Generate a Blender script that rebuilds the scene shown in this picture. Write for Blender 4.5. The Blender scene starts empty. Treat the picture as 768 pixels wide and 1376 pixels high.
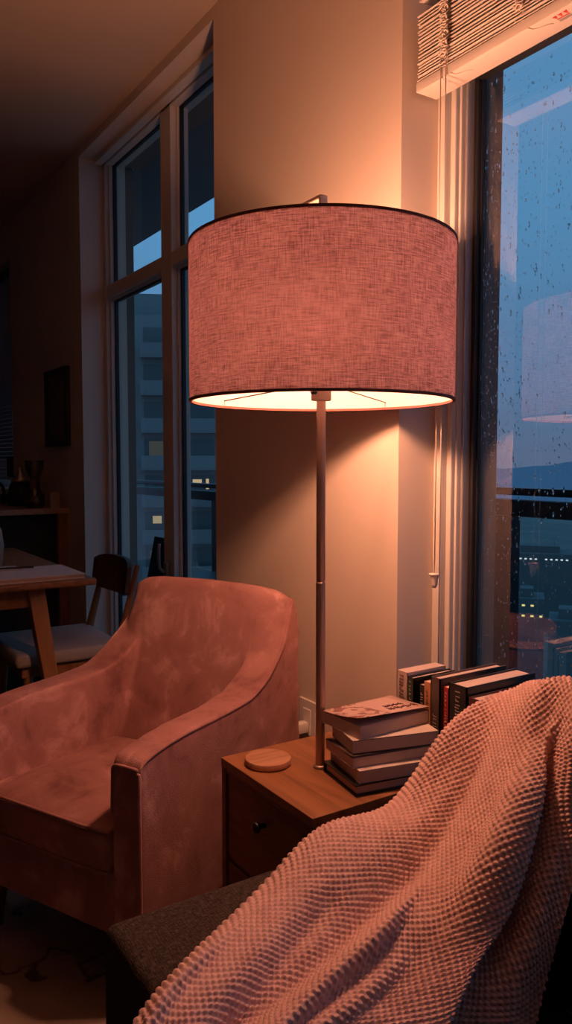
import bpy, bmesh, math, random
import numpy as np
from mathutils import Matrix, Vector
random.seed(7); rng = np.random.default_rng(5)
S = bpy.context.scene
COL = S.collection
PI = math.pi
R = math.radians

# ------------------------------------------------------------------ helpers
WM = {}
def thing(name, label, cat, loc=(0, 0, 0), rz=0.0, group=None):
    o = bpy.data.objects.new(name, None); COL.objects.link(o)
    o.empty_display_size = .05
    o.location = loc; o.rotation_euler = (0, 0, rz)
    WM[o] = Matrix.Translation(loc) @ Matrix.Rotation(rz, 4, 'Z')
    tag(o, label, cat, group)
    return o
def tag(o, label=None, cat=None, group=None, kind=None):
    if label: o['label'] = label
    if cat: o['category'] = cat
    if group: o['group'] = group
    if kind: o['kind'] = kind
    return o
def link_mesh(name, me, mat, parent):
    if mat is not None: me.materials.append(mat)
    o = bpy.data.objects.new(name, me); COL.objects.link(o)
    if parent is not None:
        o.parent = parent
        me.transform(WM[parent].inverted()); WM[o] = WM[parent]
    else:
        WM[o] = Matrix.Identity(4)
    return o
def obj(name, bm, mat, parent=None, smooth=False, center=True, M=None):
    """link a bmesh given in world coordinates as ONE mesh object"""
    if M is not None: bm.transform(M)
    bmesh.ops.recalc_face_normals(bm, faces=bm.faces[:])
    me = bpy.data.meshes.new(name)
    bm.to_mesh(me); bm.free()
    if smooth:
        for p in me.polygons: p.use_smooth = True
        if smooth != 'all':
            me.set_sharp_from_angle(angle=R(38))
    if parent is None and center and len(me.vertices):
        cs = np.empty(len(me.vertices) * 3, np.float32); me.vertices.foreach_get('co', cs); cs = cs.reshape(-1, 3)
        c = (cs.min(0) + cs.max(0)) / 2; c[2] = cs[:, 2].min()
        c = Vector([float(v) for v in c])
        me.transform(Matrix.Translation(-c))
        o = link_mesh(name, me, mat, None); o.location = c; WM[o] = Matrix.Translation(c)
        return o
    return link_mesh(name, me, mat, parent)
def struct(name, bm, mat, parent=None, smooth=False, kind=True):
    o = obj(name, bm, mat, parent, smooth)
    if parent is None: o['kind'] = 'structure'
    return o
def new(): return bmesh.new()
def box(bm, a, b, bev=0.0, seg=2, M=None):
    t = bmesh.new()
    bmesh.ops.create_cube(t, size=1)
    a = Vector(a); b = Vector(b)
    for v in t.verts:
        v.co = Vector((a[i] + (b[i] - a[i]) * (v.co[i] + .5) for i in range(3)))
    if bev: bmesh.ops.bevel(t, geom=t.edges[:], offset=bev, segments=seg, profile=.6, affect='EDGES')
    if M is not None: t.transform(M)
    merge(bm, t); return bm
def merge(bm, t):
    me = bpy.data.meshes.new('t'); t.to_mesh(me); t.free(); bm.from_mesh(me); bpy.data.meshes.remove(me)
def tube(bm, pts, r, n=10, cap=True, rads=None):
    pts = [Vector(p) for p in pts]; rings = []
    prev = None
    for i, p in enumerate(pts):
        d = (pts[min(i + 1, len(pts) - 1)] - pts[max(i - 1, 0)]).normalized()
        if prev is None:
            u = d.orthogonal().normalized()
        else:
            u = (prev - d * prev.dot(d)).normalized()
        prev = u; w = d.cross(u)
        rr = rads[i] if rads else r
        rings.append([bm.verts.new(p + (u * math.cos(2 * PI * k / n) + w * math.sin(2 * PI * k / n)) * rr) for k in range(n)])
    for a, b in zip(rings, rings[1:]):
        for k in range(n):
            bm.faces.new((a[k], a[(k + 1) % n], b[(k + 1) % n], b[k]))
    if cap:
        bm.faces.new(rings[0][::-1]); bm.faces.new(rings[-1])
    return bm
def lathe(bm, prof, c, n=32, closed=False):
    """profile (r, z) revolved about the vertical through c"""
    rings = []
    for r, z in prof:
        if r < 1e-6: rings.append([bm.verts.new((c[0], c[1], c[2] + z))])
        else: rings.append([bm.verts.new((c[0] + r * math.cos(2 * PI * k / n), c[1] + r * math.sin(2 * PI * k / n), c[2] + z)) for k in range(n)])
    pairs = list(zip(rings, rings[1:]))
    if closed: pairs.append((rings[-1], rings[0]))
    for a, b in pairs:
        for k in range(n):
            k2 = (k + 1) % n
            if len(a) == 1 and len(b) == 1: continue
            if len(a) == 1: bm.faces.new((a[0], b[k2], b[k]))
            elif len(b) == 1: bm.faces.new((a[k], a[k2], b[0]))
            else: bm.faces.new((a[k], a[k2], b[k2], b[k]))
    return bm
def catmull(P, t):
    """P list of np arrays, t in [0, len-1]"""
    n = len(P); i = min(int(t), n - 2); f = t - i
    p0 = P[max(i - 1, 0)]; p1 = P[i]; p2 = P[i + 1]; p3 = P[min(i + 2, n - 1)]
    return .5 * (2 * p1 + (p2 - p0) * f + (2 * p0 - 5 * p1 + 4 * p2 - p3) * f * f + (3 * p1 - p0 - 3 * p2 + p3) * f ** 3)
def spline(pts, m=8):
    P = [np.array(p, float) for p in pts]
    return [tuple(catmull(P, t)) for t in np.linspace(0, len(P) - 1, (len(P) - 1) * m + 1)]

# ------------------------------------------------------------------ materials
def mat(name, col=(.5, .5, .5), rough=.6, metal=0.0, spec=.5, **kw):
    m = bpy.data.materials.new(name); m.use_nodes = True
    b = m.node_tree.nodes['Principled BSDF']
    b.inputs['Base Color'].default_value = (*col, 1); b.inputs['Roughness'].default_value = rough
    b.inputs['Metallic'].default_value = metal; b.inputs['Specular IOR Level'].default_value = spec
    for k, v in kw.items(): b.inputs[k.replace('_', ' ')].default_value = v
    return m
class NT:
    def __init__(s, m): s.m = m; s.t = m.node_tree; s.b = s.t.nodes.get('Principled BSDF')
    def n(s, ty, **kw):
        x = s.t.nodes.new(ty)
        for k, v in kw.items():
            if hasattr(x, k): setattr(x, k, v)
            else: x.inputs[k].default_value = v
        return x
    def l(s, a, b): s.t.links.new(a, b)
    def coords(s, kind='Object', scale=(1, 1, 1), rot=(0, 0, 0)):
        c = s.n('ShaderNodeTexCoord'); mp = s.n('ShaderNodeMapping')
        mp.inputs['Scale'].default_value = scale; mp.inputs['Rotation'].default_value = rot
        s.l(c.outputs[kind], mp.inputs['Vector']); return mp.outputs['Vector']
    def noise(s, vec, scale=5, detail=4, rough=.55, dist=0):
        x = s.n('ShaderNodeTexNoise'); x.inputs['Scale'].default_value = scale; x.inputs['Detail'].default_value = detail
        x.inputs['Roughness'].default_value = rough; x.inputs['Distortion'].default_value = dist
        s.l(vec, x.inputs['Vector']); return x.outputs['Fac']
    def ramp(s, fac, stops):
        x = s.n('ShaderNodeValToRGB'); e = x.color_ramp.elements
        while len(e) < len(stops): e.new(.5)
        for q, (p, c) in zip(e, stops): q.position = p; q.color = (*c, 1)
        s.l(fac, x.inputs['Fac']); return x.outputs['Color']
    def bump(s, h, strength=.3, dist=.002):
        x = s.n('ShaderNodeBump'); x.inputs['Strength'].default_value = strength; x.inputs['Distance'].default_value = dist
        s.l(h, x.inputs['Height']); s.l(x.outputs['Normal'], s.b.inputs['Normal'])
    def math(s, op, a, b=None):
        x = s.n('ShaderNodeMath'); x.operation = op
        for i, v in enumerate((a, b)):
            if v is None: continue
            if isinstance(v, (int, float)): x.inputs[i].default_value = v
            else: s.l(v, x.inputs[i])
        return x.outputs[0]

M = {}
def painted(name, c, sc=60):
    m = mat(name, c, .75, spec=.25); t = NT(m)
    v = t.coords(); t.bump(t.noise(v, sc, 3), .12, .001)
    t.l(t.ramp(t.noise(v, 1.7, 2), [(.3, tuple(x * .97 for x in c)), (.7, c)]), t.b.inputs['Base Color'])
    return m
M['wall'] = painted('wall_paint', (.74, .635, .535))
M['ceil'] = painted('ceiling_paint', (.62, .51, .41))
M['trim'] = painted('white_frame', (.70, .66, .61), 20)
M['greytrim'] = mat('grey_metal_strip', (.42, .40, .40), .45, .3)
M['gasket'] = mat('black_gasket', (.012, .012, .014), .5)
M['darkframe'] = mat('dark_frame', (.02, .018, .016), .5)
M['white'] = mat('white_plastic', (.78, .74, .70), .4)
M['blind'] = mat('blind_slat', (.72, .66, .60), .45)
M['cord'] = mat('cord', (.70, .62, .54), .8)
M['red'] = mat('red_ink', (.65, .05, .04), .6)
M['ink'] = mat('dark_ink', (.05, .04, .04), .6)
M['concrete'] = painted('concrete', (.20, .165, .145), 14)
M['soffit'] = painted('soffit', (.10, .10, .10), 14)
M['black'] = mat('black_metal', (.015, .016, .018), .35, .2)
M['railmetal'] = mat('rail_metal', (.03, .034, .042), .3, .6)
M['bulbholder'] = mat('steel', (.62, .52, .46), .3, 1.0)

def wood(name, c1, c2, axis=0, rough=.45, sc=1.0):
    m = mat(name, c1, rough, spec=.35); t = NT(m)
    s = [14 * sc, 14 * sc, 14 * sc]; s[axis] = 1.2 * sc
    v = t.coords('Object', tuple(s))
    n = t.noise(v, 2.2, 6, .6, .6)
    t.l(t.ramp(n, [(.3, c2), (.55, c1), (.75, tuple(min(1, x * 1.15) for x in c1))]), t.b.inputs['Base Color'])
    t.bump(t.noise(v, 9, 4), .08, .001); return m
M['wood'] = wood('table_wood', (.32, .14, .06), (.19, .08, .034), 0)
M['wooddark'] = wood('drawer_wood', (.20, .085, .035), (.13, .05, .02), 0)
M['woodleg'] = wood('dining_wood', (.30, .14, .06), (.20, .085, .035), 2)
M['woodtop'] = wood('dining_top', (.30, .15, .07), (.2, .09, .04), 0)
M['walnut'] = wood('walnut', (.10, .045, .022), (.06, .025, .012), 2)
M['coaster'] = wood('coaster_wood', (.52, .28, .17), (.34, .15, .08), 1, .5, 1.6)
M['counter'] = wood('counter_top', (.42, .28, .18), (.33, .2, .12), 0)
M['cabinet'] = mat('dark_cabinet', (.012, .009, .008), .7)

m = M['velvet'] = mat('pink_velvet', (.5, .22, .21), .85, spec=.1); t = NT(m)
t.b.inputs['Sheen Weight'].default_value = .35; t.b.inputs['Sheen Roughness'].default_value = .35
t.b.inputs['Sheen Tint'].default_value = (.95, .6, .52, 1)
v = t.coords('Object')
n1 = t.noise(v, 7, 5, .62, .9); n2 = t.noise(t.coords('Object', (1.6, 1.6, 1), (0, .5, .5)), 3.6, 6, .6, 1.2)
f = t.math('ADD', t.math('MULTIPLY', n1, .5), t.math('MULTIPLY', n2, .5))
t.l(t.ramp(f, [(.36, (.22, .10, .095)), (.45, (.34, .165, .155)), (.54, (.40, .20, .19)), (.63, (.58, .335, .315))]), t.b.inputs['Base Color'])
t.bump(t.math('ADD', t.math('MULTIPLY', n2, .8), t.noise(v, 380, 2)), .35, .004)

m = M['linen_grey'] = mat('charcoal_weave', (.05, .043, .04), .95, spec=.1); t = NT(m)
v = t.coords('Object')
a = t.noise(t.coords('Object', (90, 500, 500)), 1, 2); b2 = t.noise(t.coords('Object', (500, 90, 500)), 1, 2)
f = t.math('MULTIPLY', a, b2)
t.l(t.ramp(f, [(.15, (.024, .018, .016)), (.3, (.06, .047, .041)), (.42, (.10, .08, .07))]), t.b.inputs['Base Color'])
t.bump(f, .5, .002)

m = M['knit'] = mat('dusty_pink_knit', (.66, .40, .36), .95, spec=.1); t = NT(m)
t.b.inputs['Sheen Weight'].default_value = .25
v = t.coords('Object')
t.l(t.ramp(t.noise(v, 60, 3), [(.3, (.62, .395, .36)), (.7, (.76, .51, .47))]), t.b.inputs['Base Color'])
t.bump(t.noise(v, 900, 2), .35, .0012)

m = M['seatfabric'] = mat('grey_seat_fabric', (.35, .30, .28), .95); t = NT(m)
t.bump(t.noise(t.coords(), 300, 2), .4, .001)
m = M['page'] = mat('paper_pages', (.60, .47, .42), .9, spec=.1); t = NT(m)
v = t.coords('Object', (1, 1, 1)); w = t.noise(t.coords('Generated', (2, 2, 160)), 1, 1)
t.l(t.ramp(w, [(.3, (.50, .385, .34)), (.7, (.66, .53, .47))]), t.b.inputs['Base Color'])
m = M['page_up'] = mat('paper_pages_upright', (.60, .47, .42), .9, spec=.1); t = NT(m)
w = t.noise(t.coords('Generated', (160, 2, 2)), 1, 1)
t.l(t.ramp(w, [(.3, (.55, .43, .38)), (.7, (.70, .57, .51))]), t.b.inputs['Base Color'])
def cover(name, c, rough=.4): return mat('cover_' + name, c, rough)
C_cream = cover('cream', (.62, .50, .45)); C_black = cover('black', (.012, .011, .012)); C_green = cover('dark_green', (.03, .05, .03))
C_orange = cover('orange', (.60, .28, .12)); C_grey = cover('grey_brown', (.10, .07, .06)); C_red = cover('red', (.42, .03, .025))
C_brown = cover('maroon', (.09, .025, .022)); C_white = cover('white', (.70, .60, .54)); C_mark = mat('pale_lettering', (.55, .47, .42), .6)
m = C_flower = cover('flower', (.62, .42, .38)); t = NT(m)
v = t.coords('Object')
n = t.noise(v, 38, 3, .5, 1.2); g = t.n('ShaderNodeTexGradient'); mp = t.coords('Generated', (1, 1, 1))
sx = t.n('ShaderNodeSeparateXYZ'); t.l(mp, sx.inputs[0])
mask = t.math('LESS_THAN', sx.outputs['Y'], .45)
f = t.math('MULTIPLY', t.math('GREATER_THAN', n, .52), mask)
mx = t.n('ShaderNodeMixRGB'); mx.inputs[1].default_value = (.66, .46, .41, 1); mx.inputs[2].default_value = (.26, .11, .09, 1)
t.l(f, mx.inputs[0]); t.l(mx.outputs[0], t.b.inputs['Base Color'])

m = M['floor'] = mat('dark_floor', (.07, .045, .03), .4); t = NT(m)
v = t.coords('Object', (1.2, 9, 1)); t.l(t.ramp(t.noise(v, 2, 5), [(.3, (.035, .02, .013)), (.7, (.09, .055, .035))]), t.b.inputs['Base Color'])
m = M['rug'] = mat('veined_rug', (.13, .10, .085), .95, spec=.1); t = NT(m)
v = t.coords('Object'); vo = t.n('ShaderNodeTexVoronoi', feature='DISTANCE_TO_EDGE'); vo.inputs['Scale'].default_value = 4.5
nz = t.n('ShaderNodeTexNoise'); nz.inputs['Scale'].default_value = 5; nz.inputs['Detail'].default_value = 4; t.l(v, nz.inputs['Vector'])
mxv = t.n('ShaderNodeMixRGB'); mxv.inputs[0].default_value = .28; t.l(v, mxv.inputs[1]); t.l(nz.outputs['Color'], mxv.inputs[2]); t.l(mxv.outputs[0], vo.inputs['Vector'])
e = t.math('ADD', vo.outputs['Distance'], t.math('MULTIPLY', t.math('SUBTRACT', t.noise(v, 14, 3), .5), .12))
t.l(t.ramp(e, [(.006, (.07, .05, .04)), (.028, (.24, .18, .145)), (.3, (.33, .25, .21))]), t.b.inputs['Base Color'])
t.bump(t.noise(v, 250, 2), .4, .003)

def glass(name, tint=(1, 1, 1), f0=.06):
    m = bpy.data.materials.new(name); m.use_nodes = True; t = NT(m); t.t.nodes.remove(t.b)
    out = t.t.nodes['Material Output']
    tr = t.n('ShaderNodeBsdfTransparent'); tr.inputs[0].default_value = (*tint, 1)
    gl = t.n('ShaderNodeBsdfGlossy'); gl.inputs['Roughness'].default_value = 0.0
    lw = t.n('ShaderNodeLayerWeight'); lw.inputs['Blend'].default_value = .5      # Schlick reflectance, same from both sides
    fr = t.math('ADD', t.math('MULTIPLY', t.math('POWER', lw.outputs['Facing'], 5), 1 - f0), f0)
    mx = t.n('ShaderNodeMixShader'); t.l(fr, mx.inputs[0]); t.l(tr.outputs[0], mx.inputs[1]); t.l(gl.outputs[0], mx.inputs[2])
    t.l(mx.outputs[0], out.inputs['Surface']); return m
M['pane'] = glass('window_pane', (.97, .98, .99), .25)
M['pane_left'] = glass('window_pane_left', (.93, .95, .96), .03)
M['railglass'] = glass('balcony_glass', (.72, .78, .80), .04)
M['clear'] = glass('carafe_glass', (.72, .66, .6), .06)
M['drop'] = mat('water_drop', (1, 1, 1), .02, spec=.5); M['drop'].node_tree.nodes['Principled BSDF'].inputs['Transmission Weight'].default_value = 1
M['drop'].node_tree.nodes['Principled BSDF'].inputs['IOR'].default_value = 1.33
def emit(name, c, s):
    m = bpy.data.materials.new(name); m.use_nodes = True; t = NT(m); t.t.nodes.remove(t.b)
    e = t.n('ShaderNodeEmission'); e.inputs[0].default_value = (*c, 1); e.inputs[1].default_value = s
    t.l(e.outputs[0], t.t.nodes['Material Output'].inputs['Surface']); return m
M['litwarm'] = emit('lit_window_warm', (1, .75, .42), .45)
M['litdim'] = emit('lit_window_dim', (.55, .62, .6), .07)
M['litwhite'] = emit('street_light_white', (.8, .95, 1), 1.2)
M['lityellow'] = emit('street_light_yellow', (1, .85, .3), 1.2)
M['bulb'] = emit('bulb_glow', (1, .42, .22), 80)

# lamp shade: woven linen outside, pale lining inside; the bulb shines through it
def shade_mat():
    m = bpy.data.materials.new('linen_shade'); m.use_nodes = True; t = NT(m); t.t.nodes.remove(t.b)
    out = t.t.nodes['Material Output']
    uv = t.n('ShaderNodeTexCoord').outputs['UV']
    def nz(sc, scale, detail=3):
        mp = t.n('ShaderNodeMapping'); mp.inputs['Scale'].default_value = sc; t.l(uv, mp.inputs['Vector'])
        return t.noise(mp.outputs['Vector'], scale, detail, .6)
    h = nz((30, 420, 1), 1, 3); vv = nz((420, 34, 1), 1, 3); big = nz((9, 9, 1), 1, 2)
    h2 = nz((110, 900, 1), 1, 2)
    f = t.math('ADD', t.math('ADD', t.math('MULTIPLY', h, .42), t.math('MULTIPLY', vv, .33)), t.math('ADD', t.math('MULTIPLY', h2, .15), t.math('MULTIPLY', big, .1)))
    col = t.ramp(f, [(.42, (.17, .085, .09)), (.475, (.46, .285, .295)), (.525, (.66, .45, .465)), (.60, (.88, .68, .69))])
    df = t.n('ShaderNodeBsdfDiffuse'); tr = t.n('ShaderNodeBsdfTranslucent')
    t.l(col, df.inputs[0])
    mc = t.n('ShaderNodeMixRGB'); mc.blend_type = 'MULTIPLY'; mc.inputs[0].default_value = 1; mc.inputs[2].default_value = SHADE_T
    t.l(col, mc.inputs[1]); t.l(mc.outputs[0], tr.inputs[0])
    rf = t.n('ShaderNodeBsdfRefraction'); rf.inputs['IOR'].default_value = 1.3; rf.inputs['Roughness'].default_value = .95; t.l(mc.outputs[0], rf.inputs[0])
    m2 = t.n('ShaderNodeMixShader'); m2.inputs[0].default_value = .45; t.l(tr.outputs[0], m2.inputs[1]); t.l(rf.outputs[0], m2.inputs[2])
    mx = t.n('ShaderNodeMixShader'); mx.inputs[0].default_value = .5
    t.l(df.outputs[0], mx.inputs[1]); t.l(m2.outputs[0], mx.inputs[2])
    t.l(mx.outputs[0], out.inputs['Surface']); return m
SHADE_T = (.86, .82, .88, 1)
M['shade'] = shade_mat()
def lining_mat():
    m = bpy.data.materials.new('shade_lining'); m.use_nodes = True; t = NT(m); t.t.nodes.remove(t.b)
    df = t.n('ShaderNodeBsdfDiffuse'); df.inputs[0].default_value = (.80, .72, .74, 1)
    tr = t.n('ShaderNodeBsdfTranslucent'); tr.inputs[0].default_value = (.80, .72, .74, 1)
    rf = t.n('ShaderNodeBsdfRefraction'); rf.inputs['IOR'].default_value = 1.3; rf.inputs['Roughness'].default_value = .95; rf.inputs[0].default_value = (.80, .72, .74, 1)
    m2 = t.n('ShaderNodeMixShader'); m2.inputs[0].default_value = .5; t.l(tr.outputs[0], m2.inputs[1]); t.l(rf.outputs[0], m2.inputs[2])
    mx = t.n('ShaderNodeMixShader'); mx.inputs[0].default_value = .42
    t.l(df.outputs[0], mx.inputs[1]); t.l(m2.outputs[0], mx.inputs[2])
    t.l(mx.outputs[0], t.t.nodes['Material Output'].inputs['Surface']); return m
M['lining'] = lining_mat()
M['shaderim'] = mat('shade_trim', (.20, .06, .05), .9)
m = M['pole'] = mat('brushed_pole', (.50, .36, .29), .42, .7)
M['socket'] = mat('satin_socket', (.66, .5, .42), .45, .2)

# ------------------------------------------------------------------ camera, world
cam = bpy.data.cameras.new('camera'); co = bpy.data.objects.new('camera', cam); COL.objects.link(co)
cam.sensor_fit = 'VERTICAL'; cam.sensor_height = 36; cam.lens = 1040 / 1376 * 36
cam.clip_start = .05; cam.clip_end = 6000
co.location = (0, 0, 1.16); co.rotation_euler = (R(90 - 3.74), 0, R(57)); S.camera = co
w = bpy.data.worlds.new('dusk_sky'); S.world = w; w.use_nodes = True
t = NT(w); bg = w.node_tree.nodes['Background']
g = t.n('ShaderNodeTexCoord'); sx = t.n('ShaderNodeSeparateXYZ'); t.l(g.outputs['Generated'], sx.inputs[0])
cl = t.noise(t.coords('Generated', (2, 2, 6)), 1.6, 3)
zz = t.math('ADD', sx.outputs['Z'], t.math('MULTIPLY', t.math('SUBTRACT', cl, .5), .12))
t.l(t.ramp(zz, [(0.0, (.105, .16, .27)), (.10, (.10, .20, .36)), (.30, (.095, .285, .52)), (.75, (.10, .30, .56))]), bg.inputs['Color'])
bg.inputs['Strength'].default_value = 1.0

# ------------------------------------------------------------------ room shell
Y0 = 1.23      # room face of the window wall
CZ = 2.64      # ceiling
bm = new(); box(bm, (-8, -3.2, -.05), (2.6, Y0 + .3, 0)); struct('floor', bm, M['floor'])
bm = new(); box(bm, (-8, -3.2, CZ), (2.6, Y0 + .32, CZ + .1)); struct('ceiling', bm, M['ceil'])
YB = 1.55      # outer face
def wall_side(y0, ya, yb, yc):
    bm = new()
    box(bm, (-2.33, y0, 0), (-1.403, yc, CZ))                       # pier between the two windows
    box(bm, (-5.06, y0, 0), (-3.698, yb, CZ))                       # beyond the left window
    box(bm, (-6.4, y0, 0), (-5.06, ya, .98)); box(bm, (-6.4, y0, 2.42), (-5.06, ya, CZ)); box(bm, (-8, y0, 0), (-6.4, ya, CZ))
    box(bm, (-3.698, y0, 2.60), (-2.33, ya, CZ)); box(bm, (-1.403, y0, 2.56), (1.25, ya, CZ)); box(bm, (1.25, y0, 0), (2.6, ya, CZ))
    return bm
struct('wall_outer_face', wall_side(1.46, YB, 1.50, 1.568), M['concrete'])
bm = wall_side(Y0, 1.46, 1.46, 1.46)
struct('wall_window_side', bm, M['wall'])
bm = new(); box(bm, (-8.1, -3.2, 0), (-8, YB, CZ)); struct('wall_far_end', bm, M['wall'])
bm = new(); box(bm, (2.6, -3.2, 0), (2.7, YB, CZ)); struct('wall_near_end', bm, M['wall'])
bm = new(); box(bm, (-8, -3.3, 0), (2.6, -3.2, CZ)); struct('wall_room_side', bm, M['wall'])
bm = new(); box(bm, (-2.33, Y0 - .014, 0), (-1.46, Y0, .10), .003); box(bm, (-5.06, Y0 - .014, 0), (-3.698, Y0, .10), .003)
struct('baseboard_window_side', bm, M['trim'])

# ---- window 1 (left)
w1 = thing('window_1', None, None); w1['kind'] = 'structure'
YP = 1.43
def frame_side(bm, x0, x1, z0, z1, y0, y1): box(bm, (x0, y0, z0), (x1, y1, z1), .004)
bm = new()
frame_side(bm, -3.698, -3.668, 0, 2.60, 1.345, 1.42); frame_side(bm, -3.67, -3.655, .06, 2.58, 1.362, 1.42)
frame_side(bm, -3.698, -2.33, 2.575, 2.602, 1.345, 1.42); frame_side(bm, -3.698, -2.33, 0, .07, 1.345, 1.42)
frame_side(bm, -2.36, -2.33, 0, 2.60, 1.345, 1.42)
frame_side(bm, -3.69, -2.34, 2.578, 2.600, 1.30, 1.338)  # headrail-like strip added to hide part of the brightly lit soffit
obj('window_frame', bm, M['trim'], w1)
bm = new(); frame_side(bm, -3.02, -2.92, .05, 2.59, 1.345, 1.42); frame_side(bm, -3.03, -2.91, .05, 2.59, 1.37, 1.42); obj('mullion', bm, M['trim'], w1)
bm = new(); frame_side(bm, -3.66, -3.02, 1.945, 2.005, 1.345, 1.42); frame_side(bm, -2.92, -2.35, 1.945, 2.005, 1.345, 1.42)
frame_side(bm, -3.66, -3.02, 1.938, 2.012, 1.365, 1.42); frame_side(bm, -2.92, -2.35, 1.938, 2.012, 1.365, 1.42); obj('transom', bm, M['trim'], w1)
for a0, a1 in ((-3.655, -3.03), (-2.91, -2.36)):
    for z0, z1 in ((.07, 1.938), (2.012, 2.578)):
        bm = new(); s = .007; YP = 1.388
        frame_side(bm, a0, a0 + s, z0, z1, 1.380, 1.40); frame_side(bm, a1 - s, a1, z0, z1, 1.380, 1.40)
        frame_side(bm, a0, a1, z0, z0 + s, 1.380, 1.40); frame_side(bm, a0, a1, z1 - s, z1, 1.380, 1.40)
        obj('gasket', bm, M['gasket'], w1)
        bm = new(); bm.faces.new([bm.verts.new(p) for p in ((a0, YP, z0), (a1, YP, z0), (a1, YP, z1), (a0, YP, z1))]); obj('pane', bm, M['pane_left'], w1)
bm = new(); box(bm, (-2.985, 1.325, .66), (-2.955, 1.346, .74), .004); tube(bm, spline([(-2.97, 1.325, .70), (-2.965, 1.30, .72), (-2.96, 1.295, .79), (-2.96, 1.298, .82)], 5), .007, 8)
obj('window_handle', bm, M['bulbholder'], w1, 'all')

YP = 1.43
# ---- window 2 (right)
w2 = thing('window_2', None, None); w2['kind'] = 'structure'
bm = new()
frame_side(bm, -1.403, -1.376, 0, 2.56, 1.343, 1.433); frame_side(bm, -1.38, -1.362, .02, 2.54, 1.362, 1.433); frame_side(bm, -1.368, -1.357, .04, 2.5, 1.376, 1.433)
frame_side(bm, -1.403, 1.25, 2.50, 2.56, 1.343, 1.433); frame_side(bm, -1.403, 1.25, 0, .10, 1.343, 1.433); frame_side(bm, 1.19, 1.25, 0, 2.56, 1.343, 1.433)
frame_side(bm, -1.352, 1.19, 2.085, 2.16, 1.36, 1.433)
obj('window_frame', bm, M['trim'], w2)
bm = new(); frame_side(bm, -1.358, -1.351, .1, 2.085, 1.39, 1.433); obj('frame_strip', bm, M['greytrim'], w2)
bm = new()
frame_side(bm, -1.353, -1.3385, .1, 2.085, 1.412, 1.433); frame_side(bm, 1.176, 1.19, .1, 2.085, 1.40, 1.433)
frame_side(bm, -1.345, 1.19, 2.063, 2.086, 1.405, 1.433); frame_side(bm, -1.345, 1.19, .1, .114, 1.40, 1.433)
frame_side(bm, -1.3385, -1.3345, .1, 2.065, 1.424, 1.4335)
obj('gasket', bm, M['gasket'], w2)
bm = new(); bm.faces.new([bm.verts.new(p) for p in ((-1.345, YP, .1), (1.18, YP, .1), (1.18, YP, 2.07), (-1.345, YP, 2.07))]); obj('pane', bm, M['pane'], w2)
bm = new(); bm.faces.new([bm.verts.new(p) for p in ((-1.345, YP, 2.15), (1.18, YP, 2.15), (1.18, YP, 2.5), (-1.345, YP, 2.5))]); obj('pane', bm, M['pane'], w2)

# rain on the outside of the right pane
bm = new()
for i in range(4200):
    x = -1.335 + (.85 if i < 3600 else 2.5) * rng.random() ** 1.5; z = 2.05 - 1.55 * rng.beta(1.3, 1.5)
    r = .0011 + .0022 * rng.random() ** 3; st = rng.choice([1, 1, 1.3, 1.8, 2.6])
    tt = bmesh.new(); bmesh.ops.create_icosphere(tt, subdivisions=1, radius=r)
    tt.transform(Matrix.Translation((x, YP + .0012, z)) @ Matrix.Diagonal((.8, .45, st, 1))); merge(bm, tt)
o = obj('raindrops', bm, M['drop'], None, 'all'); tag(o, 'scattered raindrops clinging to the outside of the right window pane', 'raindrops', kind='stuff')

# ---- window 3 (far left) with a drawn blind
w3 = thing('window_3', None, None); w3['kind'] = 'structure'
bm = new()
for a in ((-6.4, -6.34, .98, 2.42), (-5.12, -5.06, .98, 2.42), (-6.4, -5.06, 2.36, 2.42), (-6.4, -5.06, .98, 1.03)): frame_side(bm, a[0], a[1], a[2], a[3], 1.34, 1.45)
obj('window_frame', bm, M['trim'], w3)
bm = new(); bm.faces.new([bm.verts.new(p) for p in ((-6.34, YP, 1.03), (-5.12, YP, 1.03), (-5.12, YP, 2.36), (-6.34, YP, 2.36))]); obj('pane', bm, M['pane'], w3)
mb = bpy.data.materials.new('sheer_blind'); mb.use_nodes = True; t = NT(mb); t.t.nodes.remove(t.b)
d1 = t.n('ShaderNodeBsdfDiffuse'); d1.inputs[0].default_value = (.6, .6, .62, 1); d2 = t.n('ShaderNodeBsdfTranslucent'); d2.inputs[0].default_value = (.22, .24, .28, 1)
mx = t.n('ShaderNodeMixShader'); mx.inputs[0].default_value = .3; t.l(d1.outputs[0], mx.inputs[1]); t.l(d2.outputs[0], mx.inputs[2]); t.l(mx.outputs[0], t.t.nodes['Material Output'].inputs['Surface'])
fb = thing('drawn_blind', 'pale narrow-slat blind drawn over the far left window', 'blind', (-5.73, 1.30, 1.0))
for k in range(48):
    bm = new(); z = 1.035 + k * .0275
    box(bm, (-6.36, 1.285, z), (-5.085, 1.288, z + .026), 0, M=None)
    bm.transform(Matrix.Translation((0, 1.2865, z)) @ Matrix.Rotation(R(12), 4, 'X') @ Matrix.Translation((0, -1.2865, -z)))
    obj('slat', bm, mb, fb)
bm = new(); box(bm, (-6.38, 1.26, 2.355), (-5.07, 1.31, 2.40), .004); obj('headrail', bm, M['darkframe'], fb)

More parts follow.
